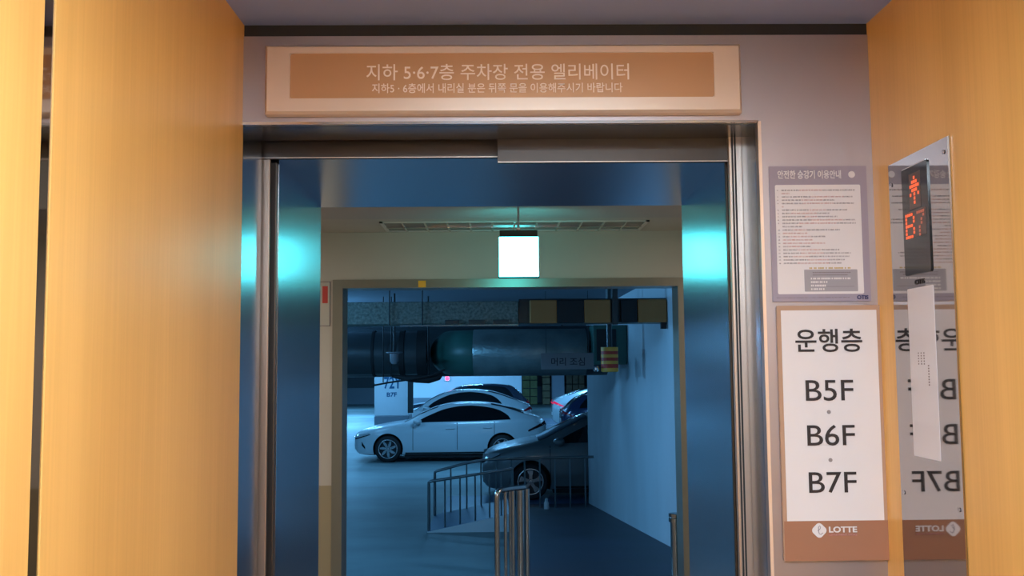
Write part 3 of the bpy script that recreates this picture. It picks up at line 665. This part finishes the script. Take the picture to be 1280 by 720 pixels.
# ------------------------------------------------------------------ railings
def railing(name, label, top, base, posts, r_top, r_post, m, side_curve=True, base_rail=True):
    """top/base: functions x -> point ; posts: list of parameters 0..1"""
    t = thing(name, label, 'railing', base(0))
    n = 24; pts = [top(k / n) for k in range(n + 1)]
    d = (pts[0] - pts[1]).normalized(); end = pts[0] + d * .02
    start = [base(0), base(0) + (top(0) - base(0)) * .93] + [top(0) + Vector((0, 0, -.012)) - d * .0, pts[0] - d * .03]
    obj('top_rail', tube(bmesh.new(), start + pts[1:], [r_top] * (4 + n), 12), m, t, True, 60)
    if base_rail:
        obj('bottom_rail', tube(bmesh.new(), [base(0) + Vector((0, 0, .05)), base(1) + Vector((0, 0, .05))], r_post, 8), m, t, True, 60)
    for s in posts:
        obj('baluster', tube(bmesh.new(), [base(s), top(s)], r_post, 8), m, t, True, 60)
    return t
def lerp(a, b, s): return a + (b - a) * s
Ya = 14.4; At0, At1 = at(536, 602, Ya), at(641, 586, Ya); Ab0 = Vector((At0.x, Ya, G + .012)); Ab1 = Vector((At1.x, Ya, zlev(min(At1.x, xw))))
railing('ramp_railing', 'front grey tube railing of the short ramp, nearest the lobby', lambda s: lerp(At0, At1, s), lambda s: lerp(Ab0, Ab1, s), [.19, .37, .55, .72, .86, 1.0], .022, .013, M['rail_grey'], True, False)
Yb_ = 15.8; Bt = [at(543.5, 589.5, Yb_), at(580, 579.5, Yb_), at(607, 574.5, Yb_), at(660, 573, Yb_), at(742, 571, Yb_)]
def btop(s):
    xs = Bt[0].x + (Bt[-1].x - Bt[0].x) * s
    for a, b in zip(Bt, Bt[1:]):
        if xs <= b.x + 1e-6: return lerp(a, b, (xs - a.x) / (b.x - a.x))
    return Bt[-1].copy()
def bbase(s):
    p = btop(s); z = zlev(p.x) if p.x < xw else walk_z(Yb_); return Vector((p.x, Yb_, z))
railing('ramp_railing', 'rear grey tube railing running on to the white wall before the grey car', btop, bbase, [.10, .20, .29, .385, .48, .565, .66, .755, .85, .945], .022, .013, M['rail_grey'], True, False)
# near stainless barrier at the landing
Yc = 6.62
c0, c1 = at(621, 613, 6.5), at(655, 609, 6.72)
t = thing('handrail', 'near stainless handrail end with close upright posts at the walkway', 'railing', (c0.x, 6.5, 0))
pts = [Vector((c0.x, c0.y, 0)), Vector((c0.x, c0.y, c0.z - .05)), Vector((c0.x + .004, c0.y, c0.z - .02)), Vector((c0.x + .02, c0.y + .01, c0.z - .002)), lerp(c0, c1, .4), lerp(c0, c1, .8), c1 + Vector((.0, 0, 0))]
obj('top_rail', tube(bmesh.new(), pts, .019, 16), M['rail_steel'], t, True, 60)
for s, r in ((.30, .012), (.58, .013)):
    p = lerp(c0, c1, s); obj('baluster', tube(bmesh.new(), [(p.x, p.y, 0), (p.x, p.y, p.z)], r, 12), M['rail_steel'], t, True, 60)
p = at(650, 612, 6.72); obj('end_post', tube(bmesh.new(), [(p.x, p.y, 0), (p.x, p.y, p.z)], .026, 16), M['rail_steel'], t, True, 60)
p = at(658, 611, 6.78); obj('end_post', tube(bmesh.new(), [(p.x, p.y, 0), (p.x, p.y, p.z)], .020, 16), M['rail_steel'], t, True, 60)
p = at(638, 611, 6.74); obj('baluster', tube(bmesh.new(), [(p.x, p.y, 0), (p.x, p.y, p.z)], .014, 12), M['rail_steel'], t, True, 60)
# short bollard right
p = at(844, 641, 6.72)
t = thing('bollard', 'short stainless bollard by the right side of the lobby doorway', 'bollard', (p.x, p.y, 0))
obj('post', lathe([(0, 0), (.036, 0), (.036, p.z - .06), (0, p.z - .06)], 'z', 24, (p.x, p.y, 0)), M['rail_steel'], t, True)
obj('collar', lathe([(0, p.z - .062), (.046, p.z - .06), (.046, p.z - .035), (.040, p.z - .03), (.046, p.z - .025), (.046, p.z - .004), (.030, p.z), (0, p.z)], 'z', 24, (p.x, p.y, 0)), M['rail_steel'], t, True)
# white bottle-shaped thing at the foot of the rail
p = at(683, 622, 15.4)
tag(obj('bottle', lathe([(0, 0), (.035, .003), (.04, .03), (.038, .10), (.022, .13), (.026, .15), (.016, .17), (0, .175)], 'z', 18, (p.x, 15.4, walk_z(15.4) + .002)), M['white'], None, True), 'small white bottle standing at the foot of the rear railing', 'bottle')

# ------------------------------------------------------------------ cars
def pchip(pts):
    xs = [p[0] for p in pts]; ys = [p[1] for p in pts]; n = len(xs)
    h = [xs[i + 1] - xs[i] for i in range(n - 1)]; dl_ = [(ys[i + 1] - ys[i]) / h[i] for i in range(n - 1)]
    d = [0.0] * n; d[0] = dl_[0]; d[-1] = dl_[-1]
    for i in range(1, n - 1):
        if dl_[i - 1] * dl_[i] > 0:
            w1, w2 = 2 * h[i] + h[i - 1], h[i] + 2 * h[i - 1]; d[i] = (w1 + w2) / (w1 / dl_[i - 1] + w2 / dl_[i])
    def f(x):
        if x <= xs[0]: return ys[0]
        if x >= xs[-1]: return ys[-1]
        i = 0
        while x > xs[i + 1]: i += 1
        t = (x - xs[i]) / h[i]
        return ys[i] * (2 * t ** 3 - 3 * t * t + 1) + h[i] * d[i] * (t ** 3 - 2 * t * t + t) + ys[i + 1] * (-2 * t ** 3 + 3 * t * t) + h[i] * d[i + 1] * (t ** 3 - t * t)
    return f

def make_car(name, label, loc, flip, top, belt, L, Wd, wheels, wr, paint, cowl, roofa, roofb, tailx, win, gap_x, spokes=5, lampz=.66, rim_m='alloy', tail_m='tail', slit=False, headlamp=(.03, .42, .60, .70, .74)):
    T = pchip(top); BL = pchip(belt); hw = Wd / 2
    plan = pchip([(0, .70), (.10, .82), (.35, .93), (.9, .99), (L * .45, 1), (L - .9, .985), (L - .3, .92), (L - .06, .82), (L, .74)])
    bot = pchip([(0, .30), (.12, .20), (.5, .17), (L - .6, .18), (L - .1, .26), (L, .36)])
    def sec(x):
        w = hw * plan(x); zt = T(x); zb = min(BL(x), zt - .035); z0 = bot(x); g = max(0, zt - zb)
        zm = z0 + (zb - z0) * .45
        P_ = [(0, z0), (.80 * w, z0), (.95 * w, z0 + .03), (.985 * w, z0 + .12), (1.0 * w, zm), (.995 * w, zm + (zb - zm) * .45), (.975 * w, zb - (zb - zm) * .16), (.94 * w, zb)]
        wrf = .94 * w - .04 - .44 * max(0, g - .035); rd = min(.07, g * .5 + .004)
        for s in (.25, .5, .75, 1): P_.append((lerp(.94 * w - .01, wrf, s ** 1.1), lerp(zb + .006, zt - rd, s)))
        P_ += [(wrf * .95, zt - rd * .45), (wrf * .82, zt - rd * .16), (wrf * .5, zt - rd * .03), (0, zt)]
        return P_
    def side_y(x, z):
        s = sec(x)[2:13]
        for a, b in zip(s, s[1:]):
            if a[1] <= z <= b[1]: return a[0] + (b[0] - a[0]) * (z - a[1]) / max(1e-6, b[1] - a[1])
        return s[0][0] if z < s[0][1] else s[-1][0]
    xs = [0, .025, .06, .11, .18] + [.26 + (L - .52) * k / 64 for k in range(65)] + [L - .18, L - .11, L - .06, L - .025, L]
    bm = bmesh.new(); rings = []
    for x in xs:
        p = sec(x); ring = [(y, z) for y, z in p] + [(-y, z) for y, z in p[-2:0:-1]]
        rings.append([bm.verts.new((x, -y, z)) for y, z in ring])
    n = len(rings[0])
    for i in range(len(rings) - 1):
        for k in range(n): bm.faces.new((rings[i][k], rings[i][(k + 1) % n], rings[i + 1][(k + 1) % n], rings[i + 1][k]))
    bm.faces.new(rings[0]); bm.faces.new(rings[-1][::-1]); bmesh.ops.recalc_face_normals(bm, faces=bm.faces[:])
    root = thing(name, label, 'car', (0, 0, 0))
    body = obj('body', bm, M[paint], root, True, 38)
    # wheel arches
    cb = bmesh.new()
    for wx in wheels:
        for s in (-1, 1):
            ya_, yb2 = s * (hw - .27), s * (hw + .2); n_ = 36; ra = wr + .045
            r0 = [cb.verts.new((wx + ra * math.cos(2 * PI * k / n_), ya_, wr + .01 + ra * math.sin(2 * PI * k / n_))) for k in range(n_)]
            r1_ = [cb.verts.new((v.co.x, yb2, v.co.z)) for v in r0]
            cb.faces.new(r0); cb.faces.new(r1_[::-1])
            for k in range(n_): cb.faces.new((r0[k], r1_[k], r1_[(k + 1) % n_], r0[(k + 1) % n_]))
    bmesh.ops.recalc_face_normals(cb, faces=cb.faces[:])
    cut = obj('cutter', cb, M['black']); md = body.modifiers.new('arch', 'BOOLEAN'); md.object = cut; md.operation = 'DIFFERENCE'; md.solver = 'EXACT'
    try: md.material_mode = 'TRANSFER'
    except Exception: pass
    dg = bpy.context.evaluated_depsgraph_get(); me = bpy.data.meshes.new_from_object(body.evaluated_get(dg)); body.modifiers.clear(); body.data = me
    me.set_sharp_from_angle(angle=math.radians(38)); bpy.data.objects.remove(cut)
    if len(me.materials) < 2:
        me.materials.append(M['black'])
    # glass
    def patch(nm, x0, x1, zlo, zhi, m, sides=(-1, 1), nx=40, nz=6, lift=.006, par=root):
        for s in sides:
            g = bmesh.new(); gr = []
            for i in range(nx + 1):
                x = lerp(x0, x1, i / nx); a, b = zlo(x), zhi(x); b = max(b, a + .002)
                gr.append([g.verts.new((x, s * (side_y(x, lerp(a, b, j / nz)) + lift), lerp(a, b, j / nz))) for j in range(nz + 1)])
            for i in range(nx):
                for j in range(nz):
                    f = (gr[i][j], gr[i + 1][j], gr[i + 1][j + 1], gr[i][j + 1]); g.faces.new(f if s < 0 else f[::-1])
            obj(nm, g, m, par, True)
    zlo = lambda x: min(BL(x), T(x)) + .015
    sh_a, sh_b = win[2], win[3]
    zu0 = lambda x: min(T(x), T(x - sh_a), T(x + sh_b)) - .072
    zup = lambda x: zlo(x) + (zu0(x) - zlo(x)) * math.sqrt(max(0, 1 - max(0, (x - win[1] + .45) / .45) ** 2.4))
    patch('side_window', win[0], win[1], zlo, zup, M['glass'])
    for nm, xa_, xb2 in (('windshield', cowl, roofa), ('rear_window', roofb, tailx)):
        g = bmesh.new(); gr = []
        for i in range(17):
            x = lerp(xa_ + .03, xb2 - .03, i / 16); p = sec(x)[12:]; row = [(p[0][0] * .985, p[0][1])] + p[1:]
            row = row + [(-y, z) for y, z in row[-2::-1]]
            gr.append([g.verts.new((x, -y, z + .008)) for y, z in row])
        for i in range(16):
            for j in range(len(gr[0]) - 1): g.faces.new((gr[i][j], gr[i][j + 1], gr[i + 1][j + 1], gr[i + 1][j]))
        bmesh.ops.recalc_face_normals(g, faces=g.faces[:]); obj(nm, g, M['glass'], root, True, 60)
    for gx in gap_x:
        patch('door_gap', gx - .006, gx + .006, lambda x: .30, lambda x: BL(x) - .02, M['black'], nx=1, nz=10, lift=.003)
    patch('sill_trim', wheels[0] + wr + .10, wheels[1] - wr - .10, lambda x: bot(x) + .035, lambda x: bot(x) + .075, M['black'], nx=20, nz=1, lift=.004)
    h0, h1, hz0, hz1, hz2 = headlamp
    patch('headlight', h0, h1, lambda x: lerp(hz0, hz2 - .03, (x - h0) / (h1 - h0)), lambda x: lerp(hz1, hz2, (x - h0) / (h1 - h0)), M['lens'], nx=10, nz=3, lift=.006)
    patch('headlight_bezel', h0 - .02, h1 + .02, lambda x: lerp(hz0 - .03, hz2 - .045, (x - h0) / (h1 - h0)), lambda x: lerp(hz0, hz2 - .03, (x - h0) / (h1 - h0)), M['blackgloss'], nx=10, nz=1, lift=.005)
    tz = T(L - .15) - .10
    if slit: patch('air_slit', .20, .29, lambda x: .42 - (x - .20) * 1.0, lambda x: .52 - (x - .20) * 1.5, M['blackgloss'], nx=4, nz=2, lift=.005)
    patch('tail_light', L - .46, L - .02, lambda x: lerp(tz - .24, tz - .07, (x - L + .46) / .44), lambda x: lerp(tz - .20, tz + .02, (x - L + .46) / .44), M[tail_m], nx=10, nz=3, lift=.007)
    # front grille, rear plate bands
    wf = hw * .66; obj('grille', bx((-.012, -wf * .8, .36), (.02, wf * .8, .56), .01), M['blackgloss'], root)
    obj('front_lamp_bar', bx((-.010, -wf, hz0), (.03, wf, hz0 + .035), .008), M['lens'], root)
    obj('rear_lamp_bar', bx((L - .02, -wf * .95, tz - .10), (L + .012, wf * .95, tz - .05), .008), M[tail_m], root)
    obj('number_plate', bx((L - .01, -.26, .52), (L + .014, .26, .63), .004), M['white'], root)
    obj('underbody_blocker', bx((wheels[0] + wr + .08, -hw + .10, .115), (wheels[1] - wr - .08, hw - .10, .20), .01), M['black'], root)  # black block added below the car to deepen the shade there
    # handles, mirrors
    for s in (-1, 1):
        for gx in gap_x[1:]:
            hx = gx - .18; zz = BL(hx) - .16; yy = s * (side_y(hx, zz) + .012)
            obj('door_handle', bx((hx - .11, yy - .013, zz - .014), (hx + .11, yy + .013, zz + .014), .01), M[paint], root, True, 60)
        mx = win[0] + .02; mz = BL(mx) + .05; my = s * (side_y(mx, BL(mx)) + .10)
        g = bmesh.new(); bmesh.ops.create_uvsphere(g, u_segments=18, v_segments=12, radius=1)
        bmesh.ops.transform(g, matrix=Matrix.Translation((mx, my, mz)) @ Matrix.Diagonal((.11, .12, .075, 1)), verts=g.verts[:])
        mo = obj('mirror', g, M[paint], root, True, 80)
        obj('mirror_arm', bx((mx - .03, my - s * .12 - .03, mz - .07), (mx + .03, my - s * .02 + .03, mz - .03), .01), M['black'], mo)
    # wheels
    for wx in wheels:
        for s in (-1, 1):
            yo = s * (hw - .015); 
            w_ = obj('wheel', lathe([(wr * .62, -.11), (wr * .90, -.115), (wr * .985, -.085), (wr, -.04), (wr, .04), (wr * .985, .085), (wr * .90, .115), (wr * .62, .11)], 'y', 48, (wx, yo - s * .11, wr), False), M['tyre'], root, True, 50)
            ri = wr * .70; yf = yo + s * .006
            obj('rim', lathe([(ri * .93, -s * .07), (ri * .93, 0), (ri * .98, s * .004), (ri * 1.03, 0), (ri * 1.03, -s * .03)], 'y', 48, (wx, yf - s * .004, wr), False), M[rim_m], w_, True, 50)
            obj('rim_well', lathe([(0, 0), (ri * .95, 0), (ri * .95, .02), (0, .02)], 'y', 36, (wx, yf - s * .055, wr)), M['alloy_dark'], w_)
            obj('hub_cap', lathe([(0, -.02), (ri * .17, -.02), (ri * .15, .012 if s > 0 else -.03), (0, .014 if s > 0 else -.034)], 'y', 20, (wx, yf - s * .004, wr)), M[rim_m], w_, True)
            for k in range(spokes):
                a = 2 * PI * k / spokes + .2; ca, sa = math.cos(a), math.sin(a)
                g = bmesh.new(); tw = .16
                def pt(r_, u, d): 
                    a2 = a + tw * (r_ / ri); return (wx + r_ * math.cos(a2) - u * math.sin(a2), yf - s * (.012 + d), wr + r_ * math.sin(a2) + u * math.cos(a2))
                secs = [(ri * .12, .030), (ri * .5, .030), (ri * .95, .062)]
                if spokes > 5: secs = [(ri * .12, .024), (ri * .55, .034), (ri * .95, .020)]
                V = [[g.verts.new(pt(r_, -u, 0)), g.verts.new(pt(r_, u, 0)), g.verts.new(pt(r_, u, .03)), g.verts.new(pt(r_, -u, .03))] for r_, u in secs]
                for i in range(len(V) - 1):
                    for j in range(4): g.faces.new((V[i][j], V[i][(j + 1) % 4], V[i + 1][(j + 1) % 4], V[i + 1][j]))
                g.faces.new(V[0]); g.faces.new(V[-1][::-1]); bmesh.ops.recalc_face_normals(g, faces=g.faces[:])
                obj('spoke', g, M[rim_m], w_)
    root.location = loc
    if flip: root.rotation_euler = (0, 0, PI)
    return root

SED = dict(top=[(0, .66), (.04, .72), (.15, .79), (.4, .86), (.8, .935), (1.24, 1.0), (1.7, 1.22), (2.2, 1.405), (2.6, 1.465), (3.0, 1.475), (3.4, 1.45), (3.8, 1.375), (4.2, 1.25), (4.55, 1.13), (4.75, 1.07), (4.85, 1.01), (4.88, .92)],
           belt=[(0, .60), (.4, .80), (1.24, .95), (2.0, .985), (3.2, 1.005), (4.0, 1.03), (4.55, 1.02), (4.88, .85)],
           L=4.88, Wd=1.87, wheels=(.87, 3.76), wr=.335, cowl=1.24, roofa=2.15, roofb=3.45, tailx=4.35, win=(1.60, 3.98, .16, .16), gap_x=(1.50, 2.62, 3.56))
cx0 = at(441.5, 560, 24.5).x
make_car('sedan', 'whole white sedan parked side on in front of the pillar', (cx0, 24.5 + .935, G), False, paint='carwhite', spokes=7, headlamp=(.02, .40, .60, .69, .73), tail_m='taildark', slit=True, **SED)
S2 = dict(SED); S2['top'] = [(x, z * 1.13 if z > 1.0 else z * 1.06) for x, z in SED['top']]; S2['belt'] = [(x, z * 1.08) for x, z in SED['belt']]
xr = at(665, 520, 30).x
make_car('sedan', 'pale car directly behind the whole white sedan, its roof showing', (xr - 4.88, 30 + .9, G), False, paint='carpearl', **S2)
SUV = dict(top=[(0, .78), (.05, .86), (.3, .96), (.8, 1.03), (1.15, 1.08), (1.6, 1.40), (1.95, 1.60), (2.4, 1.70), (3.2, 1.72), (3.9, 1.66), (4.25, 1.45), (4.5, 1.18), (4.62, 1.05), (4.66, .9)],
           belt=[(0, .72), (.4, .88), (1.15, 1.02), (2.4, 1.06), (3.6, 1.10), (4.3, 1.08), (4.66, .85)],
           L=4.66, Wd=1.88, wheels=(.88, 3.66), wr=.36, cowl=1.15, roofa=1.95, roofb=3.85, tailx=4.45, win=(1.45, 4.1, .18, .16), gap_x=(1.40, 2.50, 3.45))
xr = at(662, 505, 36).x
make_car('suv', 'dark car farthest back of the row behind the white sedan', (xr - 4.66, 36 + .9, G), False, paint='cardark', **SUV)
CMP = dict(top=[(0, .70), (.04, .78), (.14, .85), (.45, .95), (.80, 1.02), (1.0, 1.06), (1.45, 1.27), (1.95, 1.49), (2.3, 1.58), (2.9, 1.61), (3.6, 1.55), (4.05, 1.38), (4.3, 1.1), (4.4, .95)],
           belt=[(0, .64), (.4, .86), (1.0, .98), (2.2, 1.01), (3.4, 1.05), (4.1, 1.0), (4.4, .82)],
           L=4.40, Wd=1.80, wheels=(.86, 3.50), wr=.33, cowl=.98, roofa=1.95, roofb=3.5, tailx=4.2, win=(1.36, 3.75, .20, .18), gap_x=(1.22, 2.32, 3.25))
xf = at(603.5, 590, 17.5).x
make_car('compact_car', 'dim grey car half hidden by the white wall, behind the railing', (xf, 17.5 + .90, G), False, paint='carsilver', headlamp=(.0, .30, .68, .80, .84), **CMP)
xt = at(692, 510, 35.5).x
make_car('sedan', 'white car tail with a red lamp showing left of the wall edge', (xt + 4.88, 35.5 + .95, G), True, paint='carwhite', **{**SED, 'top': [(x, z * 1.07 if z > 1.0 else z) for x, z in SED['top']]}, tail_m='taillit')
xt = at(703, 510, 31.3).x
make_car('suv', 'dark blue car tail in front of the white car tail', (xt + 4.66, 31.3 + .95, G), True, paint='carblue', **{**SUV, 'top': [(x, z * .86) for x, z in SUV['top']], 'belt': [(x, z * .9) for x, z in SUV['belt']]})
